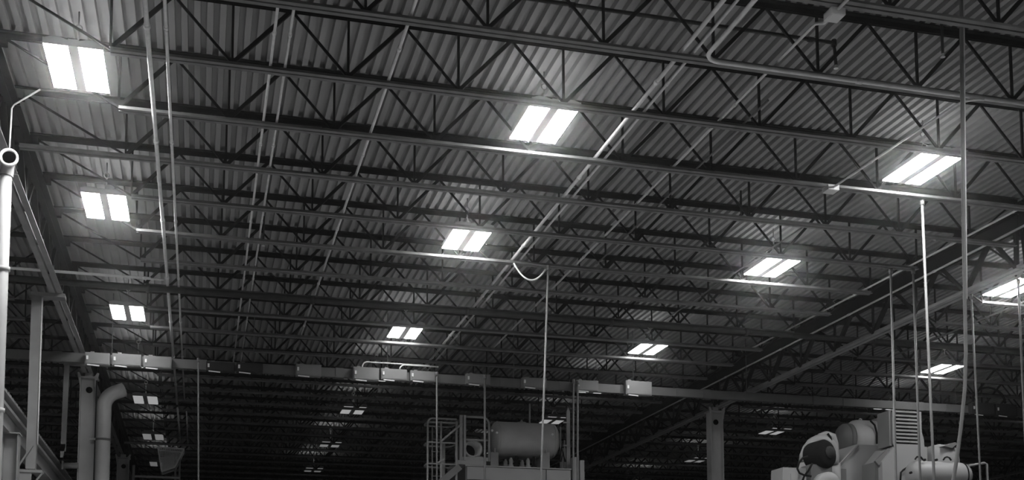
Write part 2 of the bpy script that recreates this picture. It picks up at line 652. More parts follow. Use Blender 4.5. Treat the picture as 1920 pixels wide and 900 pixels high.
zt_ = lambda r: ZB + .032 + r
conduit('ceiling_conduit', 'thick galvanised conduit hung under the joists beside the twin-panel light row', [(-.67, 5, 8.35), (-.66, 33.8, 8.35)], .028, M['conduit'])
conduit('ceiling_conduit', 'thinner galvanised conduit hung under the joists, alongside the thick one', [(-.47, 5, 8.355), (-.46, 33.2, 8.355)], .02, M['conduit'])
conduit('ceiling_conduit', 'far run of galvanised conduit ending over the mesh basket', [(-.66, 34.4, 8.35), (-.66, 40.0, 8.35)], .028, M['conduit'])
conduit('ceiling_conduit', 'far run of thin galvanised conduit ending over the mesh basket', [(-.42, 34.9, 8.355), (-.42, 40.4, 8.355)], .02, M['conduit'])
conduit('ceiling_conduit', 'galvanised conduit lying on the joist chords, twin nearest the hung conduits', [(.69, 5, zt_(.017)), (.72, 28.8, zt_(.017))], .017, M['conduit'])
conduit('ceiling_conduit', 'galvanised conduit lying on the joist chords, twin nearest the lone conduit', [(.86, 5, zt_(.017)), (.89, 28.8, zt_(.017))], .017, M['conduit'])
conduit('ceiling_conduit', 'lone galvanised conduit lying across the joist chords between two twin runs', [(2.13, 5, zt_(.02)), (2.09, 26.2, zt_(.02))], .02, M['conduit'])
conduit('ceiling_conduit', 'thick galvanised conduit of the pair that runs past the hanging loop', [(5.29, 5, zt_(.026)), (5.31, 30.2, zt_(.026))], .026, M['conduit'])
conduit('ceiling_conduit', 'thin galvanised conduit of the pair that runs past the hanging loop', [(5.43, 5, zt_(.018)), (5.44, 30.2, zt_(.018))], .018, M['conduit'])
conduit('ceiling_conduit', 'dull thin conduit lying on the chords beside the boxed conduit', [(6.83, 13.0, zt_(.014)), (6.83, 19.6, zt_(.014))], .014, M['dullpipe'])
conduit('ceiling_conduit', 'dull conduit lying on the chords close to the truss girder', [(12.45, 12.2, zt_(.018)), (12.3, 24.5, zt_(.018))], .018, M['conduit'])
conduit('girder_conduit', 'long galvanised conduit running under the top chord of the truss girder', [(13.36, 8, 8.655), (13.36, 46, 8.655)], .02, M['conduit'])
conduit('ceiling_conduit', 'second dull thin conduit on the chords near the busway end', [(9.5, 16.8, zt_(.014)), (9.4, 24.2, zt_(.014))], .014, M['dullpipe'])
conduit('ceiling_conduit', 'dull conduit lying on the chords of the side bay', [(15.9, 18.0, zt_(.018)), (15.9, 32, zt_(.018))], .018, M['dullpipe'])
# the conduit with the box, then on over the chords
conduit('ceiling_conduit', 'galvanised conduit that leaves the small white box and dips under the first chord',
        [(6.47, 10.87, 8.35), (6.47, 11.0, 8.36), (6.48, 11.2, 8.46), (6.48, 11.4, zt_(.018)), (6.49, 26, zt_(.018))], .018, M['conduit'])
conduit('ceiling_conduit', 'short galvanised conduit feeding the small white box from the open end', [(6.46, 5.2, 8.35), (6.46, 10.69, 8.35)], .018, M['conduit'])
bx = MB().box((6.39, 10.69, 8.30), (6.55, 10.87, 8.378))
jb = thing('junction_box', 'small white junction box under the first joist chord', 'electrical box', (6.47, 10.78, 8.30))
part(jb, 'box', bx, M['white'])
part(jb, 'lid', MB().box((6.40, 10.70, 8.294), (6.54, 10.86, 8.30)), M['white'])
# the conduit that bends and follows a joist
pts = [(5.52, 5, 8.35), (5.52, 11.87, 8.35)] + arc((5.52, 11.87, 8.35), (0, 1, 0), (1, 0, 0), .2)[1:] + [(13.2, 12.07, 8.35)]
conduit('bent_conduit', 'bright galvanised conduit that bends and then follows a joist chord', pts, .027, M['conduit'])
pts = [(9.25, 12.02, 8.303)] + arc((9.25, 12.02, 8.303), (-1, 0, 0), (0, 1, 0), .25)[1:] + [(8.95, 15.06, 8.34)]
conduit('branch_conduit', 'thin conduit branching from the joist-following conduit to a small box', pts, .016, M['conduit'])
jb = thing('junction_box', 'small pale box at the end of the branch conduit near a bright light', 'electrical box', (8.95, 15.15, 8.30))
part(jb, 'box', MB().box((8.86, 15.06, 8.30), (9.04, 15.24, 8.376)), M['white'])
part(jb, 'lid', MB().box((8.87, 15.07, 8.294), (9.03, 15.23, 8.30)), M['white'])
# short cross pipes over the runway, through the open girder web
conduit('cross_pipe', 'upper galvanised cross pipe reaching the hung conduits over the crane runway', [(-9, 22.25, 8.36), (-.72, 22.25, 8.36)], .02, M['conduit'], 'pipe')
conduit('cross_pipe', 'lower galvanised cross pipe, stopping short of the hung conduits', [(-9, 22.0, 8.30), (-.95, 22.0, 8.30)], .018, M['conduit'], 'pipe')
conduit('sprinkler_main', 'thick black sprinkler main slung across the whole bay under a joist', [(-12, 22.48, 8.25), (33, 22.48, 8.25)], .06, M['darkpipe'], 'pipe', n=10)
sp = conduit('sprinkler_branch', 'thin black sprinkler pipe near the deck with a drop at its end', [(2.2, 12.36, 8.96), (7.38, 12.36, 8.96)], .024, M['darkpipe'], 'pipe')
part(sp, 'elbow', MB().lathe((7.40, 12.36, 9.0), (0, 0, -1), [(0, .03), (.08, .035)], 10), M['darkpipe'])
part(sp, 'drop', MB().tube([(7.4, 12.36, 8.95), (7.42, 12.36, 8.68)], .02, 8), M['darkpipe'])
part(sp, 'sprinkler_head', MB().lathe((7.42, 12.36, 8.69), (0, 0, -1), [(0, .012), (.02, .02), (.035, .012), (.05, .03), (.055, .03)], 10), M['conduit'], 'shiny sprinkler head')
for i, (hx, hy) in enumerate(((8.6, 11.9), (8.7, 17.6), (1.0, 20.9), (15.2, 22.0))):
    sh = thing('sprinkler_drop', ('small black sprinkler drop near the bent conduit', 'small black sprinkler drop over the branch box',
                                  'small black sprinkler drop by the twin conduits', 'small black sprinkler drop in the side bay')[i], 'sprinkler', (hx, hy, 8.7))
    part(sh, 'drop', MB().tube([(hx, hy, ZD + .02), (hx, hy, 8.75)], .018, 8), M['darkpipe'])
    part(sh, 'sprinkler_head', MB().lathe((hx, hy, 8.76), (0, 0, -1), [(0, .012), (.02, .02), (.035, .012), (.05, .03), (.055, .03)], 10), M['conduit'])

# ------------------------------------------------------------------ drop rods, cables and the loop
def drop(name, lab, top, bot, Y, r, material, ztop=None, group=None, cat='conduit'):
    p = at_y(top[0], top[1], Y)
    q = at_y(bot[0], bot[1], Y)
    d = q - p
    if ztop is not None:
        p = p - d * ((p.z - ztop) / d.z)
    q2 = q + d * ((q.z - 2.4) / -d.z)     # runs on below the frame
    t = thing(name, lab, cat, q2, group)
    part(t, 'pipe', MB().tube([p, q, q2], r, 8), material)
    part(t, 'top_fitting', MB().tube([p - Vector((0, 0, .09)), p], r * 1.7, 8), material)
    part(t, 'end_box', MB().box(q2 + Vector((-.04, -.03, -.16)), q2 + Vector((.04, .03, 0))), M['plug'])
    return t


drop('drop_conduit', 'pale conduit dropping from the joists in front of the horizontal tank', (1028, 497), (1015, 877), 19.70, .019, M['drop'], 8.378)
lp = [at_z(962, 496, 8.40)]
pa, pb = Vector((5.30, 19.70, 8.37)), Vector((5.89, 19.70, 8.30))
lp = [pa + (pb - pa) * (i / 14) - Vector((0, 0, .25 * (1 - (2 * i / 14 - 1) ** 2))) for i in range(15)]
solid('cable_loop', MB().tube(lp, .016, 8), M['conduit'], 'pale flexible conduit sagging in a loop from the thick conduit', 'conduit')
drop('drop_rod', 'drop rod past the frame edge of the louvred box, nearest the slim column', (1670, 513), (1680, 897), 18.32, .021, M['drop'], 8.375)
drop('drop_rod', 'drop rod hung from a joist chord end, in front of the louvre slats', (1712, 507), (1722, 800), 18.20, .021, M['drop'], 8.375)
drop('drop_rod', 'long drop rod hung beside the light with the branch box', (1729, 385), (1751, 890), 15.24, .021, M['drop'], 8.376)
drop('drop_rod', 'thin drop rod hung from the girder behind the thick cable', (1822, 575), (1838, 890), 18.2, .018, M['dullpipe'], 7.998)
drop('drop_rod', 'drop rod in the side bay below the half-hidden light', (1910, 545), (1920, 780), 18.24, .02, M['dullpipe'], 8.375)
Yc = 11.35
top = at_y(1802, 0, Yc)
pts = [Vector((top.x + .02, Yc, ZD + .02)), top, at_y(1804, 200, Yc), at_y(1806, 400, Yc), at_y(1809, 560, Yc), at_y(1811, 660, Yc), at_y(1809, 730, Yc),
       at_y(1802, 800, Yc), at_y(1794, 860, Yc), at_y(1786, 910, Yc), at_y(1770, 1000, Yc)]
hc = thing('hanging_cable', 'thick pale cable hanging from the roof past the bright light', 'cable', pts[-1])
part(hc, 'cable', MB().tube(pts, .021, 8), M['cable'])
pts2 = [p + Vector((.032, .0, 0)) for p in pts[:4]] + [pts[4] + Vector((.018, -.01, 0))]
part(hc, 'support_cord', MB().tube(pts2, .012, 6), M['conduit'])
part(hc, 'hand_control', MB().box(pts[-1] + Vector((-.06, -.05, -.25)), pts[-1] + Vector((.06, .05, .02))), M['black'])

# ------------------------------------------------------------------ busway with its plug boxes
YB, ZB0, ZB1 = 26.4, 7.66, 7.86
bw = thing('busway', 'long grey overhead busway running across the hall', 'busway', (-9, YB, ZB0))
x = -9.0
while x < 34:
    part(bw, 'bus_section', MB().box((x + .02, YB - .06, ZB0), (x + 2.98, YB + .06, ZB1)), M['bus'])
    part(bw, 'joint_cover', MB().box((x - .09, YB - .075, ZB0 - .012), (x + .09, YB + .075, ZB1 + .012)), M['bus'])
    for dx in (.75, 2.2):
        part(bw, 'flange_clip', MB().box((x + dx, YB - .07, ZB0 - .005), (x + dx + .04, YB + .07, ZB1 + .005)), M['bus'])
    part(bw, 'hanger_rod', MB().tube([(x + 1.1, YB, ZB1), (x + 1.1, YB, ZD + .01)], .009, 6), M['dullpipe'])
    x += 3.0


def plug(x0, x1, z0, z1, dark, lab, group=None, tilt=False):
    t = thing('plug_box', lab, 'electrical box', (x0, YB - .2, z0), group)
    mm = M['plugdark'] if dark else M['plug']
    part(t, 'case', MB().box((x0, YB - .24, z0), (x1, YB - .077, z1)), mm)
    dr = part(t, 'door', MB().box((x0 + .02, YB - .252, z0 + .02), (x1 - .02, YB - .24, z1 - .02)), mm)
    part(dr, 'latch', MB().box((x0 + .03, YB - .268, (z0 + z1) / 2 - .03), (x0 + .07, YB - .252, (z0 + z1) / 2 + .05)), M['white'])
    part(t, 'mounting_tab', MB().box((x0 + .1, YB - .12, z1), (x0 + .18, YB - .08, z1 + .05)), M['wire'])
    part(t, 'handle', MB().bar((x0 + .05, YB - .265, z0 - .015), (x0 + .3, YB - .265, z0 - .03), .022), M['white'], 'pale operating handle')
    return t


S = YB / 27.2


def zz(z):
    return 1.6 + (z - 1.6) * S


for (a, b, z0, z1, dark, lab) in [
    (-2.50, -1.98, 7.77, 8.04, 0, 'pale busway box touching the girder by the elbow pipe'),
    (-1.93, -1.32, 7.78, 8.05, 0, 'pale busway box in the middle of the row of three'),
    (-1.27, -.67, 7.77, 8.04, 0, 'pale busway box beside the two hung conduits'),
    (.08, .71, 7.78, 7.99, 1, 'charcoal busway box nearer the three pale boxes'),
    (.75, 1.33, 7.79, 8.01, 1, 'charcoal busway box nearer the lone mid-grey box'),
    (2.07, 2.65, 7.79, 8.06, 0, 'lone pale busway box next to the charcoal pair'),
    (3.39, 3.99, 7.77, 8.07, 0, 'pale busway box over the dim light, with the arched conduit beside it'),
    (4.04, 4.65, 7.81, 8.07, 0, 'pale busway box in the middle of the second row of three'),
    (4.73, 5.33, 7.82, 8.06, 0, 'pale busway box under the end of the conduit pair'),
    (6.08, 6.67, 7.82, 8.07, 0, 'pale busway box with a drop conduit, before the tank rail'),
    (7.47, 8.08, 7.82, 8.06, 0, 'pale busway box above the middle of the horizontal tank'),
    (8.83, 9.40, 7.81, 8.07, 0, 'pale busway box where two drop conduits start'),
    (10.12, 10.80, 7.78, 8.13, 0, 'tall pale busway box by itself, next to the girder crossing'),
    (20.0, 20.7, 7.78, 8.1, 1, 'charcoal busway box under the curved black hose'),
    (20.75, 21.4, 7.78, 8.1, 1, 'charcoal busway box next to the side-bay light')]:
    plug(a * S, b * S, zz(z0), zz(z1), dark, lab)
# conduits arching into the boxes
for i, (xa, xb, lab) in enumerate(((3.5, 5.05, 'arched thin conduit feeding the pale boxes from the conduit pair'),
                                   (4.35, 5.25, 'shorter arched thin conduit beside the longer arched one'))):
    z = zz(8.22 - .03 * i)
    ya = YB - .15 - .05 * i
    pts = [(xa, ya, zz(8.07) + .004), (xa, ya, z - .12)] + arc((xa, ya, z - .12), (0, 0, 1), (1, 0, 0), .12)[1:] + [(xb, ya, z)]
    conduit('arched_conduit', lab, pts, .016, M['conduit'])
conduit('curved_hose', 'black curved hose rising over the charcoal busway boxes',
        [(20.9 * S + .5 * math.cos(a) - .3, YB - .16, zz(8.1) + .035 + .4 * math.sin(a)) for a in [math.pi * i / 10 for i in range(11)]], .03, M['black'], 'hose', every=None)
for i, (px, y0, lab, r) in enumerate(((909, 722, 'drop conduit from a busway box down past the round duct', .026),
                                      (819, 712, 'drop conduit from the busway down through the cage ladder', .020),
                                      (1075, 716, 'duller drop conduit beside the bright one at the tank end', .024),
                                      (1083, 714, 'bright drop conduit by the corner post of the tank machine', .026),
                                      (372, 694, 'thin drop conduit below the busway next to the charcoal boxes', .018))):
    Yd = YB - .33 - (.1 if i == 2 else 0)
    drop('drop_conduit', lab, (px, y0), (px, 895), Yd, r, M['drop'] if i != 2 else M['dullpipe'], ZB1 - .02)

# ------------------------------------------------------------------ drain pipe at the near column
Yp = 15.6
c0 = at_y(12, 330, Yp)
c1 = at_y(2, 600, Yp)
cb = c1 + (c1 - c0) * (c1.z / (c0.z - c1.z))
dp = thing('drain_pipe', 'white vertical drain pipe with an open flanged elbow at its top', 'pipe', (cb.x, cb.y, 0))
ring = at_y(17, 296, Yp - .16)
part(dp, 'pipe', MB().tube([(cb.x, cb.y, 0.0), c1, c0], .068, 16), M['column'])
part(dp, 'elbow', MB().tube([c0, c0 + Vector((0.01, 0, .08)), c0 + Vector((.02, -.04, .15)), (ring.x, ring.y + .02, ring.z), (ring.x, ring.y - .0, ring.z)], .08, 16, cap=False), M['column'])
part(dp, 'flange', MB().lathe((ring.x, ring.y, ring.z), (0, -1, 0), [(0, .085), (.0, .115), (.03, .115), (.03, .085), (0, .085)], 20), M['white'])
part(dp, 'bore', MB().lathe((ring.x, ring.y + .01, ring.z), (0, -1, 0), [(0, .083), (.002, .083)], 16), M['black'])
for z in (4.5, 6.3):
    part(dp, 'pipe_clamp', MB().tube([(c1.x, c1.y, z), (c1.x, c1.y, z + .05)], .085, 16), M['column'])
br = [c0 + Vector((.0, .1, .1)), at_y(20, 240, Yp - .02), at_y(22, 203, Yp - .1), at_y(27, 196, Yp - .12), at_y(75, 168, Yp - .4)]
conduit('bracket_conduit', 'thin pale conduit rising from the drain pipe and kinking towards a light', br, .011, M['conduit'], every=None)

# ------------------------------------------------------------------ crane runway
rx = -3.25
rw = thing('crane_runway', 'pale crane runway beam running down the hall on posts', 'crane runway', (rx, 9, 0))
z0, z1 = 5.20, 5.80
part(rw, 'web', MB().box((rx - .008, 9, z0 + .02), (rx + .008, 36, z1 - .02)), M['runway'])
part(rw, 'bottom_flange', MB().box((rx - .13, 9, z0), (rx + .13, 36, z0 + .025)), M['runway'])
part(rw, 'top_flange', MB().box((rx - .13, 9, z1 - .025), (rx + .13, 36, z1)), M['runway'])
part(rw, 'side_channel', MB().box((rx + .008, 9, z1 - .20), (rx + .10, 36, z1 - .14)), M['runway'])
part(rw, 'rail', MB().box((rx - .03, 9, z1), (rx + .03, 36, z1 + .07)), M['machine2'])
clip = MB().prism([(0, 0, 0), (.06, 0, 0), (.06, 0, .03), (.0, 0, .055)], (0, .12, 0)).mesh('rail_clip', M['runway'])
for i in range(52):
    link('rail_clip', clip, rw, (.07, 8.6 + i * .25, z1))
for yy in (21.3, 28.9):
    b = MB()
    for sg in (1, -1):
        b.box((rx + .14 + sg * .12 - .01, yy - .13, 0), (rx + .14 + sg * .12 + .01, yy + .13, z0 - .02))
    b.box((rx + .03, yy - .01, 0), (rx + .25, yy + .01, z0 - .02))
    part(rw, 'support_post', b, M['runway'])
    part(rw, 'post_cap', MB().box((rx - .13, yy - .16, z0 - .02), (rx + .29, yy + .16, z0)), M['runway'])
    part(rw, 'knee_brace', MB().bar((rx + .1, yy + .15, 4.55), (rx + .1, yy + .7, z0 - .01), .07), M['runway'])
for yy in (13.0, 34.0):
    part(rw, 'support_post', MB().box((rx - .1, yy - .1, 0), (rx + .1, yy + .1, z0)), M['runway'])
# hanger post with bracket shoe
hp0, hp1 = at_y(70, 560, 22.45), at_y(58, 880, 22.45)
hx = (hp0.x + hp1.x) / 2
hg = thing('hanger_post', 'wide grey hanger post with a bracket shoe crossing the runway', 'post', (hx, 22.45, hp1.z))
part(hg, 'flange', MB().box((hx - .09, 22.40, hp1.z), (hx + .075, 22.415, 8.0)), M['runway'])
part(hg, 'web', MB().box((hx + .06, 22.415, hp1.z), (hx + .075, 22.56, 8.0)), M['runway'])
part(hg, 'shoe_plate', MB().box((hx - .24, 22.34, hp1.z - .07), (hx + .2, 22.60, hp1.z - .02)), M['runway'])
part(hg, 'shoe_web', MB().box((hx - .2, 22.36, hp1.z - .45), (hx + .02, 22.38, hp1.z - .07)), M['runway'])
part(hg, 'brace', MB().bar((hx - .22, 22.36, hp1.z), (hx + .02, 22.36, hp1.z + .42), .03), M['runway'])
part(hg, 'brace', MB().bar((hx - .05, 22.36, hp1.z - .42), (hx + .2, 22.36, hp1.z - .08), .03), M['runway'])
part(hg, 'girder_clamp', MB().box((hx - .1, 22.36, 7.93), (-2.45, 22.62, 7.998)), M['runway'])
conduit('post_conduit', 'thin white conduit strapped along the hanger post', [(hx + .1, 22.37, 7.9), (hx + .1, 22.37, 5.2)], .014, M['white'], every=None)
p0, p1 = at_y(127, 688, 27.6), at_z(118, 858, 5.80)
sx = p1.x
sl = thing('stay_post', 'slim grey stay post between the runway and the busway level', 'post', (sx, p1.y, z1))
part(sl, 'post', MB().bar((sx, p1.y, z1 + .14), (sx + .02, p1.y, 7.9), .11, .08), M['runway'])
part(sl, 'foot', MB().prism([(sx - .055, p1.y - .04, z1 + .3), (sx + .055, p1.y - .04, z1 + .3), (sx - .0, p1.y - .04, z1), (sx - .055, p1.y - .04, z1)], (0, .08, 0)), M['runway'])
part(sl, 'arm', MB().box((sx - .05, p1.y - .04, 7.9), (-2.45, p1.y + .04, 7.998)), M['runway'])
a0, a1 = at_y(119, 873, 28.6), at_y(147, 873, 28.6)
solid('tie_arm', MB().tube([a0, a1], .07, 10).box((a0.x - .03, 28.5, a0.z - .1), (a0.x, 28.7, a0.z + .1)), M['runway'],
      'short grey tie arm between the capped column and the runway', 'bracket')

# ------------------------------------------------------------------ elbow pipe at the capped column
ex, ey, er = -2.195, 28.6, .165
pts = [(ex, ey, 0), (ex, ey, 7.15)]
pts += [(ex + .42 * (1 - math.cos(q)), ey + .12 * (1 - math.cos(q)), 7.15 + .42 * math.sin(q)) for q in [math.radians(d) for d in (12, 24, 36, 48, 60, 70)]]
d = (Vector(pts[-1]) - Vector(pts[-2])).normalized()
pts += [Vector(pts[-1]) + d * .16]
ep = thing('elbow_pipe', 'wide pale pipe with an elbow at its top beside the capped column', 'pipe', (ex, ey, 0))
part(ep, 'pipe', MB().tube(pts, er, 24), M['column'])
for z in (6.35, 4.2):
    part(ep, 'pipe_band', MB().tube([(ex, ey, z), (ex, ey, z + .05)], er + .008, 24), M['dullpipe'])
part(ep, 'standoff', MB().bar((ex - .3, ey + .1, 6.4), (ex, ey, 6.4), .05), M['column'])
conduit('column_conduit', 'thin dark conduit between the capped column and the elbow pipe', [(-2.385, 28.72, 0), (-2.385, 28.72, 7.8)], .014, M['darkpipe'], every=None)

# ------------------------------------------------------------------ mesh basket on poles
Yk = 36.0
bk = thing('mesh_basket', 'raised wire mesh basket on two thin poles below the faint lights', 'basket', (-.85, Yk, 0))
tl, tr_, bl_, br_ = at_y(296, 838, Yk), at_y(345, 842, Yk), at_y(303, 884, Yk), at_y(328, 876, Yk)
w = MB()
for dy in (0, .6):
    o = Vector((0, dy, 0))
    for a, b in ((tl, tr_), (bl_, br_), (tl, bl_), (tr_, br_)):
        w.bar(a + o, b + o, .035)
for a in (tl, tr_, bl_, br_):
    w.bar(a, a + Vector((0, .6, 0)), .035)
part(bk, 'frame', w, M['white'])
w = MB()
for i in range(1, 14):
    f = i / 14
    for dy in (0, .6):
        o = Vector((0, dy, 0))
        w.bar(tl.lerp(tr_, f) + o, bl_.lerp(br_, f) + o, .012)
        w.bar(tl.lerp(bl_, f) + o, tr_.lerp(br_, f) + o, .012)
    for a, b in ((tl, bl_), (tr_, br_)):
        w.bar(a.lerp(b, f), a.lerp(b, f) + Vector((0, .6, 0)), .012)
part(bk, 'mesh', w, M['white'], kind='stuff')
part(bk, 'liner', MB().prism([tl.lerp(bl_, .35) + Vector((.05, .3, 0)), bl_ + Vector((.05, .3, .02)), br_ + Vector((-.04, .3, .02)), tr_.lerp(br_, .2) + Vector((-.2, .3, 0))], (0, .02, 0)), M['column'])
for px in (329, 337):
    q = at_y(px, 868, Yk)
    part(bk, 'pole', MB().tube([(q.x, Yk + .05, 0), (q.x, Yk + .05, q.z + .3)], .03, 8), M['rail'])
q0, q1 = at_y(250, 893, Yk), at_y(337, 896, Yk)
part(bk, 'rail', MB().bar(q0, q1 + Vector((0, .02, 0)), .06), M['rail'])
part(bk, 'pole', MB().tube([(q0.x, Yk, 0), (q0.x, Yk, at_y(250, 872, Yk).z)], .045, 8), M['rail'])

# ------------------------------------------------------------------ tank machine
YF = 27.6


def cf(x, y, Y=YF):
    return at_y(x, y, Y)


xl, xr = cf(872, 880).x, cf(1071, 880).x
zt1, zt2 = cf(960, 877).z, cf(960, 868).z
mc = thing('tank_machine', 'tall grey machine housing that carries the horizontal tank', 'machine', ((xl + xr) / 2, YF, 0))
part(mc, 'frame', MB().box((xl + .02, YF + .05, 0), (xr, YF + 1.9, zt1)), M['machine2'])
xs = [cf(px, 885).x for px in (875, 908, 1024, 1071)]
for a, b in zip(xs, xs[1:]):
    z = zt1
    part(mc, 'front_panel', MB().box((a + .012, YF, zt1 - .32), (b - .012, YF + .05, z - .01)), M['machine'])
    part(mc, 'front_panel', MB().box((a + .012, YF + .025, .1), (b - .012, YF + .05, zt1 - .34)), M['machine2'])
part(mc, 'top_plate', MB().box((xl, YF - .02, zt1), (xr, YF + 1.9, zt1 + .03)), M['machine'])
a, b = cf(858, 870), cf(911, 870)
pf = thing('service_platform', 'small grey service platform under the round duct', 'platform', (a.x, YF, 0))
part(pf, 'deck_plate', MB().box((a.x, YF - .03, zt1 + .031), (b.x, YF + 1.2, cf(880, 866).z + .03)), M['machine'])
a, b = cf(1074, 857), cf(1092, 857)
cp = thing('corner_post', 'pale double corner post next to the bright drop conduit', 'post', (a.x, YF, 0))
part(cp, 'post', MB().box((a.x, YF - .02, 0), (b.x - .1, YF + .22, a.z)), M['machine'])
part(cp, 'post', MB().box((b.x - .08, YF - .06, 0), (b.x + .03, YF + .2, a.z - .08)), M['machine'])
q = cf(893, 855)
tb = thing('terminal_box', 'small pale box in front of the round duct', 'electrical box', (q.x, YF, cf(880, 866).z + .032))
part(tb, 'case', MB().box((q.x, YF + .045, cf(880, 866).z + .032), (cf(905, 855).x, YF + .095, q.z)), M['machine'])
vb = thing('valve_bank', 'row of small valves standing under the horizontal tank', 'valve', (cf(948, 868).x, YF + .2, zt1 + .03))
for i, px in enumerate((948, 958, 968, 979, 990, 1001)):
    q = cf(px, 868, YF + .2)
    hgt = .2 + .05 * (i % 3)
    part(vb, 'valve', MB().lathe((q.x, YF + .2, zt1 + .031), (0, 0, 1), [(0, .07), (.06, .07), (.08, .045), (hgt - .06, .055), (hgt - .03, .03), (hgt, .03)], 12), (M['machine2'], M['machine'], M['black'])[i % 3])
# the tank
YT = 28.3
tc0, tc1 = at_y(918, 826, YT), at_y(1046, 826, YT)
rad = (at_y(980, 793, YT).z - at_y(980, 858, YT).z) / 2
L = tc1.x - tc0.x
tk = thing('horizontal_tank', 'grey horizontal pressure tank with dished ends on two saddles', 'tank', ((tc0.x + tc1.x) / 2, YT, zt1 + .03))
zc = at_y(980, 825.5, YT).z
pr = [(0, .02), (.01, rad * .4), (.05, rad * .72), (.11, rad * .92), (.17, rad), (L - .17, rad), (L - .11, rad * .92), (L - .05, rad * .72), (L - .01, rad * .4), (L, .02)]
part(tk, 'shell', MB().lathe((tc0.x, YT, zc), (1, 0, 0), pr, 40), M['tank'])
for t0 in (.17, L - .19):
    part(tk, 'weld_band', MB().lathe((tc0.x + t0, YT, zc), (1, 0, 0), [(0, rad + .001), (0, rad + .008), (.02, rad + .008), (.02, rad + .001)], 40), M['tank'])
for px in (926, 1022):
    q = at_y(px, 850, YT - .25)
    part(tk, 'saddle', MB().box((q.x - .1, YT - .32, zt1 + .033), (q.x + .1, YT + .3, q.z + .02)), M['machine'])
    part(tk, 'saddle_lug', MB().box((q.x - .02, YT - .36, q.z), (q.x + .02, YT - .33, q.z + .12)), M['machine'])
q = at_y(978, 793, YT)
part(tk, 'nozzle', MB().lathe((q.x, YT, zc + rad - .02), (0, 0, 1), [(0, .12), (.03, .12), (.03, .05), (.07, .03), (.1, .015)], 14), M['rail'])
q = at_y(993, 757, YT)
part(tk, 'vent_pipe', MB().tube([(q.x, YT, zc + rad - .02), (q.x, YT, q.z)], .025, 8), M['rail'])
for px, py in ((922, 808), (931, 812), (1035, 815)):
    q = at_y(px, py, YT - rad * .93)
    part(tk, 'gauge', MB().lathe((q.x, q.y - .02, q.z), (0, -1, 0), [(0, .03), (.03, .03)], 10), M['white'])
# round duct
q = cf(887, 841, YF + .1)
ed = thing('round_duct', 'round open duct mouth with a black bore behind the guard rail', 'duct', (q.x, YF + .3, cf(887, 866).z))
R1_, R2_ = .27, .175
part(ed, 'casing', MB().lathe((q.x, YF + 1.0, q.z), (0, -1, 0), [(0, R1_), (.7, R1_), (.85, R1_ - .02), (.9, R1_ - .05), (.9, R2_), (.3, R2_), (.3, 0.01)], 32), M['tank'])
part(ed, 'bore', MB().lathe((q.x, YF + .65, q.z), (0, -1, 0), [(0, R2_ - .005), (.01, R2_ - .005)], 24), M['black'])
part(ed, 'stand', MB().box((q.x - .15, YF + .3, cf(880, 866).z + .031), (q.x + .15, YF + .9, q.z - .2)), M['machine2'])
# guard rail
gr = thing('guard_rail', 'grey tube guard rail with a rounded corner in front of the duct', 'railing', (cf(870, 866).x, YF, cf(887, 866).z + .03))
zp = cf(880, 866).z + .032
ztr, zmr = cf(890, 782).z, cf(890, 825).z
x0, x1 = cf(867, 800).x, cf(917, 800).x
part(gr, 'top_rail', MB().tube([(x0, YF, ztr)] + arc((x1 - .17, YF, ztr), (1, 0, 0), (0, 0, -1), .17) + [(x1, YF, zp)], .03, 8), M['rail'])
part(gr, 'mid_rail', MB().tube([(x0, YF, zmr), (x1, YF, zmr)], .026, 8), M['rail'])
for px, w in ((864, .075), (871, .055)):
    xx = cf(px, 800).x
    part(gr, 'post', MB().box((xx - w / 2, YF - .04, zp), (xx + w / 2, YF + .04, ztr + .03)), M['rail'])
part(gr, 'kick_plate', MB().box((x0, YF - .01, zp), (x1, YF + .01, zp + .09)), M['rail'])
# cage ladder
YL = 27.35
cl = thing('cage_ladder', 'grey ladder inside a hooped safety cage at the end of the tank machine', 'ladder', (cf(828, 800, YL).x, YL, 0))
xa, xb = cf(802, 800, YL).x, cf(856, 800, YL).x
for px, w, dy in ((802, .024, 0), (856, .03, 0), (819, .02, .55), (836, .02, .55), (827, .024, 0)):
    xx = cf(px, 800, YL).x
    ztop_ = cf(px, 790, YL).z if px != 802 else cf(px, 792, YL).z
    part(cl, 'cage_bar', MB().tube([(xx, YL + dy, 0), (xx, YL + dy, ztop_)], w, 8), M['rail'])
part(cl, 'stringer', MB().tube([(cf(835, 850, YL).x, YL + .3, 0), (cf(835, 850, YL).x, YL + .3, cf(835, 826, YL).z)], .06, 10), M['rail'])
for py in (792, 830, 870):
    z = cf(828, py, YL).z
    pts = [(xa, YL, z), (xb, YL, z)] + arc((xb, YL + .4, z), (0, 1, 0), (-1, 0, 0), .15)[0:] + arc((xa + .15, YL + .55, z), (-1, 0, 0), (0, -1, 0), .15) + [(xa, YL, z)]
    part(cl, 'hoop', MB().tube(pts, .022, 6), M['rail'])
z = cf(828, 785, YL).z
part(cl, 'top_hoop', MB().tube([(xa, YL, z - .12)] + arc((xa, YL, z - .12), (0, 0, 1), (1, 0, 0), .12)[1:] + [(xb, YL, z)], .024, 8), M['rail'])
part(cl, 'brace', MB().tube([cf(825, 829, YL - .04), cf(863, 797, YL - .04)], .026, 8), M['rail'])
part(cl, 'brace', MB().tube([cf(821, 868, YL - .04), cf(833, 860, YL - .04)], .024, 8), M['rail'])
part(cl, 'stair_stringer', MB().bar(cf(826, 905, YL), cf(862, 875, YL), .1, .16), M['machine2'])
for i in range(22):
    zz_ = .3 + i * .3
    part(cl, 'rung', MB().tube([(cf(819, 800, YL).x, YL + .5, zz_), (cf(836, 800, YL).x, YL + .5, zz_)], .014, 6), M['rail'])
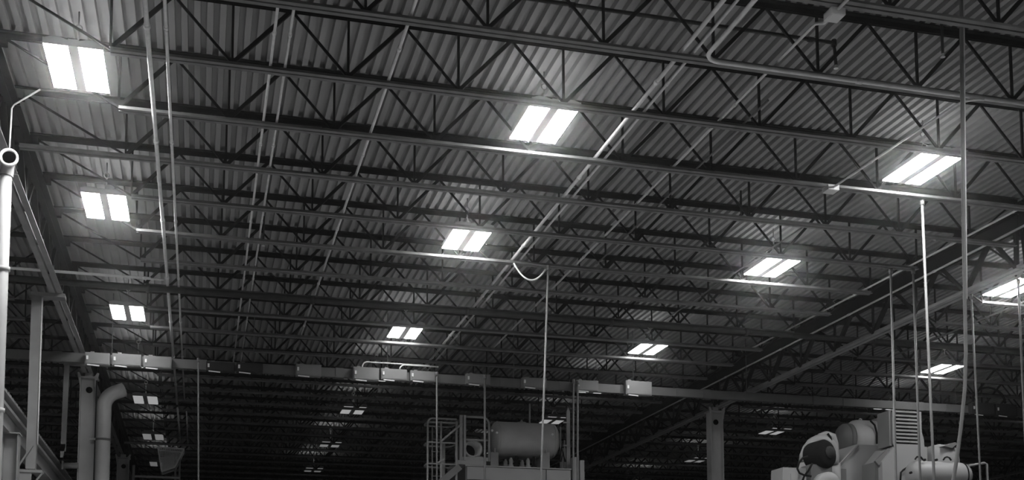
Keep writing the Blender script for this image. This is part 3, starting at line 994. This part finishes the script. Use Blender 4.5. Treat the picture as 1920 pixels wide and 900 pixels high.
# instrument post
YI = 28.0
ip = thing('instrument_post', 'pale instrument post with clamps and hoses at the tank end', 'post', (cf(1066, 878, YI).x, YI, zt1))
xx = cf(1065, 820, YI).x
part(ip, 'post', MB().prism([(xx - .05, YI - .03, zt1 + .034), (xx + .05, YI - .03, zt1 + .034), (xx + .05, YI - .03, cf(1065, 772, YI).z), (xx, YI - .03, cf(1065, 764, YI).z), (xx - .04, YI - .03, cf(1065, 772, YI).z)], (0, .06, 0)), M['rail'])
part(ip, 'panel', MB().box((xx - .16, YI + .03, zt1 + .034), (xx - .05, YI + .08, cf(1065, 840, YI).z)), M['machine'])
for px in (1051, 1058):
    q = cf(px, 800, YI)
    part(ip, 'stanchion', MB().tube([(q.x, YI, zt1 + .034), (q.x, YI, q.z - .05 * (px - 1051))], .02, 8), M['rail'])
for py in (793, 836):
    q = cf(1065, py, YI)
    part(ip, 'clamp_arm', MB().bar((xx - .14, YI - .03, q.z), (xx + .02, YI - .03, q.z), .04), M['rail'])
part(ip, 'hose', MB().tube([cf(x, y, YI - .08) for x, y in ((1050, 866), (1051, 855), (1053, 838), (1055, 848), (1058, 858), (1061, 866))], .016, 6), M['black'])
part(ip, 'hose', MB().tube([cf(x, y, YI - .06) for x, y in ((1052, 866), (1054, 856), (1056, 848), (1058, 858), (1059, 866))], .014, 6), M['black'])

# ------------------------------------------------------------------ hood machine
YR = 21.5


def rf(x, y, Y=YR):
    return at_y(x, y, Y)


def down(poly, Y):
    # a photo outline at depth Y, its foot taken to the floor
    P, lev = [], {}
    for x, y in poly:          # one photo row is one level
        v = rf(x, y, Y)
        v.z = lev.setdefault(y, v.z)
        P.append(v)
    P[0] = Vector((P[0].x, Y, 0))
    P[-1] = Vector((P[-1].x, Y, 0))
    return P


hr = thing('chamfered_hood', 'pale sheet-metal hood with a chamfered corner behind the louvred box', 'machine hood', (rf(1625, 880).x, 22.0, 0))
part(hr, 'casing', MB().prism(down([(1573, 905), (1573, 869), (1606, 833), (1690, 833), (1690, 905)], 22.0), (0, 1.3, 0)), M['machine'])
part(hr, 'corner_strip', MB().bar(rf(1574, 874, 21.98), rf(1609, 836, 21.98), .05, .03), M['machine2'])
part(hr, 'edge_panel', MB().box((rf(1573, 880, 22).x, 21.985, 0), (rf(1586, 880, 22).x, 22.0, rf(1580, 872, 22).z - .08)), M['machine2'])
hf = thing('louvred_hood', 'pale sheet-metal hood that the louvred box stands on', 'machine hood', (rf(1710, 880).x, 21.2, 0))
part(hf, 'casing', MB().prism(down([(1654, 905), (1654, 866), (1679, 835), (1738, 835), (1738, 905)], 21.2), (0, .75, 0)), M['machine'])
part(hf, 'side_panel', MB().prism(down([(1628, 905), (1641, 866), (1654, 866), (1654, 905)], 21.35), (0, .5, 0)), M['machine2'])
part(hf, 'corner_strip', MB().bar(rf(1643, 869, 21.3), rf(1667, 845, 21.3), .07, .12), M['machine2'])
part(hf, 'grab_handle', MB().tube([rf(x, y, 21.12) for x, y in ((1688, 905), (1689, 886), (1694, 881), (1704, 875))], .02, 8), M['black'], 'black bent grab handle')
# louvred box
lv = thing('louvred_box', 'pale louvred intake box with horizontal slats on top of the hood', 'louvre', (rf(1700, 832, 21.3).x, 21.3, rf(1700, 835, 21.2).z))
YV = 21.25
zb_, zt_b = rf(1679, 835, 21.2).z + .002, rf(1700, 771, YV).z
xa, xb = rf(1673, 800, YV).x, rf(1727, 800, YV).x
part(lv, 'back', MB().box((xa + .01, YV + .40, zb_), (xb - .01, YV + .42, zt_b)), M['black'])
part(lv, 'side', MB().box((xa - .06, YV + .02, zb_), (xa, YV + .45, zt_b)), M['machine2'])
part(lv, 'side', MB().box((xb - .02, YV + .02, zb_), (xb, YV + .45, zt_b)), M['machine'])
part(lv, 'stile', MB().box((xa, YV - .02, zb_), (xa + .06, YV + .02, zt_b)), M['machine'])
part(lv, 'stile', MB().box((xb - .075, YV - .02, zb_), (xb, YV + .02, zt_b)), M['machine'])
part(lv, 'top_rail', MB().box((xa, YV - .022, zt_b - .035), (xb, YV + .45, zt_b)), M['machine'])
part(lv, 'bottom_rail', MB().box((xa, YV - .022, zb_), (xb, YV + .03, zb_ + .04)), M['machine'])
part(lv, 'mullion', MB().box((xa + .1, YV + .05, zb_), (xa + .13, YV + .08, zt_b)), M['machine2'])
ns = 8
for i in range(ns):
    z = zb_ + .06 + (zt_b - zb_ - .12) * (i + .5) / ns
    part(lv, 'slat', MB().bar((xa + .06, YV + .02, z), (xb - .075, YV + .02, z), .05, .035), M['machine'])
part(lv, 'foot_wedge', MB().prism([(xb, YV - .01, zb_), (xb + .06, YV - .01, zb_), (xb + .05, YV - .01, zb_ + .16), (xb, YV - .01, zb_ + .34)], (0, .4, 0)), M['machine'])
# drum
YD = 23.95
d0, d1 = rf(1583, 822, YD), rf(1648, 822, YD)
dr_ = thing('ribbed_drum', 'grey rounded drum behind the chamfered hood', 'drum', ((d0.x + d1.x) / 2, YD, 0))
rd = .46
part(dr_, 'shell', MB().lathe((d0.x + .12, YD, rf(1610, 825, YD).z), (1, .0, 0), [(0, .05), (0.0, rd * .80), (.1, rd * .97), (.16, rd), (.62, rd), (.68, rd * .94), (.7, .05)], 36), M['tank'])
part(dr_, 'ribbed_end', MB().lathe((d0.x - .08, YD, rf(1610, 825, YD).z), (1, 0, 0), [(0, .05), (0, rd * .7), (.05, rd * .72), (.05, rd * .78), (.1, rd * .78), (.1, rd * .74), (.14, rd * .74), (.14, rd * .8), (.2, rd * .8), (.2, .05)], 28), M['machine2'])
part(dr_, 'lifting_eye', MB().lathe((rf(1613, 789, YD).x, YD, rf(1610, 825, YD).z + rd - .01), (0, 0, 1), [(0, .05), (.04, .04), (.06, .02)], 10), M['rail'])
part(dr_, 'stand', MB().box((d0.x + .1, YD - .35, 0), (d1.x - .1, YD + .35, rf(1610, 825, YD).z - rd * .7)), M['machine2'])
part(dr_, 'hose', MB().tube([rf(x, y, YD - .5) for x, y in ((1632, 789), (1640, 797), (1644, 812), (1644, 832))], .022, 8), M['black'])
part(dr_, 'outlet_duct', MB().box((d1.x - .12, YD - .3, rf(1650, 834, YD).z), (rf(1668, 800, YD).x, YD + .3, rf(1650, 799, YD).z)), M['plugdark'])
part(dr_, 'duct_collar', MB().box((d1.x - .14, YD - .33, rf(1650, 799, YD).z), (rf(1668, 800, YD).x, YD + .33, rf(1650, 787, YD).z)), M['machine'])
# motor with its arch
YM = 21.15
mt = thing('black_motor', 'black electric motor with cooling cowl under a pale arched duct', 'motor', (rf(1540, 880, YM).x, YM, 0))
mcn = rf(1540, 853, YM + .1)
ax = Vector((.45, -1, .12)).normalized()
part(mt, 'body', MB().lathe(mcn - ax * .3, ax, [(0, .15), (.04, .27), (.1, .295), (.42, .295), (.47, .26), (.5, .17), (.5, .02)], 28), M['black'])
part(mt, 'hub', MB().lathe(mcn + ax * .19, ax, [(0, .13), (.05, .13), (.05, .10), (.09, .10), (.1, .03)], 20), M['plugdark'])
part(mt, 'hub_ring', MB().lathe(mcn + ax * .2, ax, [(0, .10), (.0, .125), (.02, .125), (.02, .10)], 20), M['dullpipe'])
part(mt, 'pedestal', MB().prism([(rf(1520, 869, YM).x, YM, rf(1540, 871, YM).z), (rf(1560, 869, YM).x, YM, rf(1540, 871, YM).z), (rf(1565, 900, YM).x, YM, 0), (rf(1514, 900, YM).x, YM, 0)], (0, .4, 0)), M['machine2'])
part(mt, 'foot_casing', MB().lathe((rf(1545, 905, YM).x, YM - .25, rf(1545, 912, YM).z), (0, 1, 0), [(0, .1), (0, .24), (.05, .27), (.5, .27), (.5, .1)], 24), M['machine'])
ad = thing('arched_duct', 'pale arched duct curving over the black motor', 'duct', (rf(1508, 870, 21.8).x, 21.8, 0))
pa_ = [rf(x, y, 21.80) for x, y in ((1507, 868), (1509, 855), (1514, 842), (1522, 831), (1533, 825), (1545, 825), (1556, 831), (1562, 842), (1564, 858), (1564, 872))]
part(ad, 'arch', MB().tube(pa_, .11, 16), M['machine'])
pa_ = [rf(x, y, 21.86) for x, y in ((1535, 830), (1540, 820), (1550, 817), (1560, 820), (1563, 832), (1564, 850), (1564, 870))]
part(ad, 'rear_arch', MB().tube(pa_, .10, 16), M['machine'])
part(ad, 'leg', MB().tube([(pa_[-1].x, 21.80, 0), (pa_[-1].x, 21.80, pa_[-1].z)], .1, 16), M['machine'])
part(ad, 'leg', MB().tube([(rf(1507, 868, 21.80).x, 21.80, 0), rf(1507, 868, 21.80)], .1, 16), M['machine'])
part(ad, 'dark_band', MB().tube([rf(x, y, 21.72) for x, y in ((1552, 813), (1557, 820), (1560, 832), (1561, 846))], .025, 8), M['black'])
hs = thing('black_hose', 'black hose looped from the motor over the sloping cover', 'hose', rf(1500, 895, YM - .2))
part(hs, 'hose', MB().tube([rf(x, y, YM - .12) for x, y in ((1515, 856), (1505, 859), (1498, 868), (1495, 879), (1499, 887), (1508, 891), (1521, 893))], .022, 8), M['black'])
part(hs, 'branch_hose', MB().tube([rf(x, y, YM - .12) for x, y in ((1523, 869), (1516, 882), (1508, 893), (1504, 903))], .022, 8), M['black'])
cv = thing('sloping_cover', 'pale sloping machine cover at the foot of the arched duct', 'machine hood', (rf(1475, 895, YM).x, YM, 0))
part(cv, 'casing', MB().prism(down([(1441, 903), (1468, 876), (1511, 876), (1511, 903)], YM), (0, .5, 0)), M['machine'])
part(cv, 'access_panel', MB().box((rf(1482, 890, YM).x, YM - .02, 0), (rf(1505, 890, YM).x, YM, rf(1490, 889, YM).z)), M['machine'])
# rounded vessel and dome
YV2 = 20.6
v0, v1 = rf(1702, 893, YV2), rf(1816, 893, YV2)
vs_ = thing('rounded_vessel', 'pale rounded vessel with dark lifting hooks below the louvred box', 'vessel', ((v0.x + v1.x) / 2, YV2, 0))
LV = v1.x - v0.x
rv = .27
zv = rf(1760, 868, YV2).z - rv + .02
part(vs_, 'shell', MB().lathe((v0.x, YV2, zv), (1, 0, 0), [(0, .03), (.02, rv * .5), (.07, rv * .8), (.15, rv * .97), (.2, rv), (LV - .22, rv), (LV - .13, rv * .95), (LV - .05, rv * .75), (LV - .01, rv * .4), (LV, .03)], 32), M['machine'])
part(vs_, 'end_seam', MB().lathe((v0.x + LV - .2, YV2, zv), (1, 0, 0), [(0, rv), (0, rv + .012), (.025, rv + .008), (.025, rv - .01)], 32), M['black'])
part(vs_, 'stand', MB().box((v0.x + .2, YV2 - .2, 0), (v1.x - .2, YV2 + .2, zv - rv * .7)), M['machine2'])
for px, py in ((1723, 859), (1776, 860)):
    q = rf(px, py, YV2 - .1)
    part(vs_, 'lifting_hook', MB().tube([q + Vector((-.09, 0, -.03)), q + Vector((-.05, 0, .02)), q + Vector((0, 0, .035)), q + Vector((.05, 0, .02)), q + Vector((.09, 0, -.03))], .018, 8), M['black'])
for px, py in ((1735, 862), (1757, 862), (1709, 886)):
    q = rf(px, py, YV2 - rv * .9)
    part(vs_, 'bolt', MB().lathe(q + Vector((0, .05, 0)), (0, -1, 0), [(0, .025), (.05, .025)], 8), M['black'])
dm = thing('domed_cover', 'pale domed cover bulging behind the rounded vessel', 'machine cover', (rf(1762, 850, 21.3).x, 21.15, 0))
q = rf(1772, 835, 21.35)
part(dm, 'dome', MB().lathe((q.x, 21.55, 0), (0, 0, 1), [(0, .40), (rf(1762, 868, 21.3).z, .40), (rf(1762, 850, 21.3).z, .39), (rf(1762, 840, 21.3).z, .36), (rf(1762, 833, 21.3).z, .22), (rf(1762, 829, 21.3).z, .02)], 32), M['machine'])
part(dm, 'spout', MB().prism([rf(1770, 836, 21.1), rf(1790, 829, 21.1), rf(1796, 832, 21.1), rf(1785, 840, 21.1)], (0, .2, 0)), M['machine2'])
hr2 = thing('hand_rail', 'short bent hand rail beyond the end of the rounded vessel', 'railing', rf(1850, 900, 21.8))
part(hr2, 'rail', MB().tube([rf(1812, 874, 21.8), rf(1845, 868, 21.8), rf(1850, 870, 21.8)] + [Vector((rf(1852, 905, 21.8).x, 21.8, 0))], .028, 8), M['rail'])
part(hr2, 'post', MB().tube([Vector((rf(1816, 874, 21.8).x, 21.8, 0)), rf(1816, 873, 21.8)], .028, 8), M['rail'])
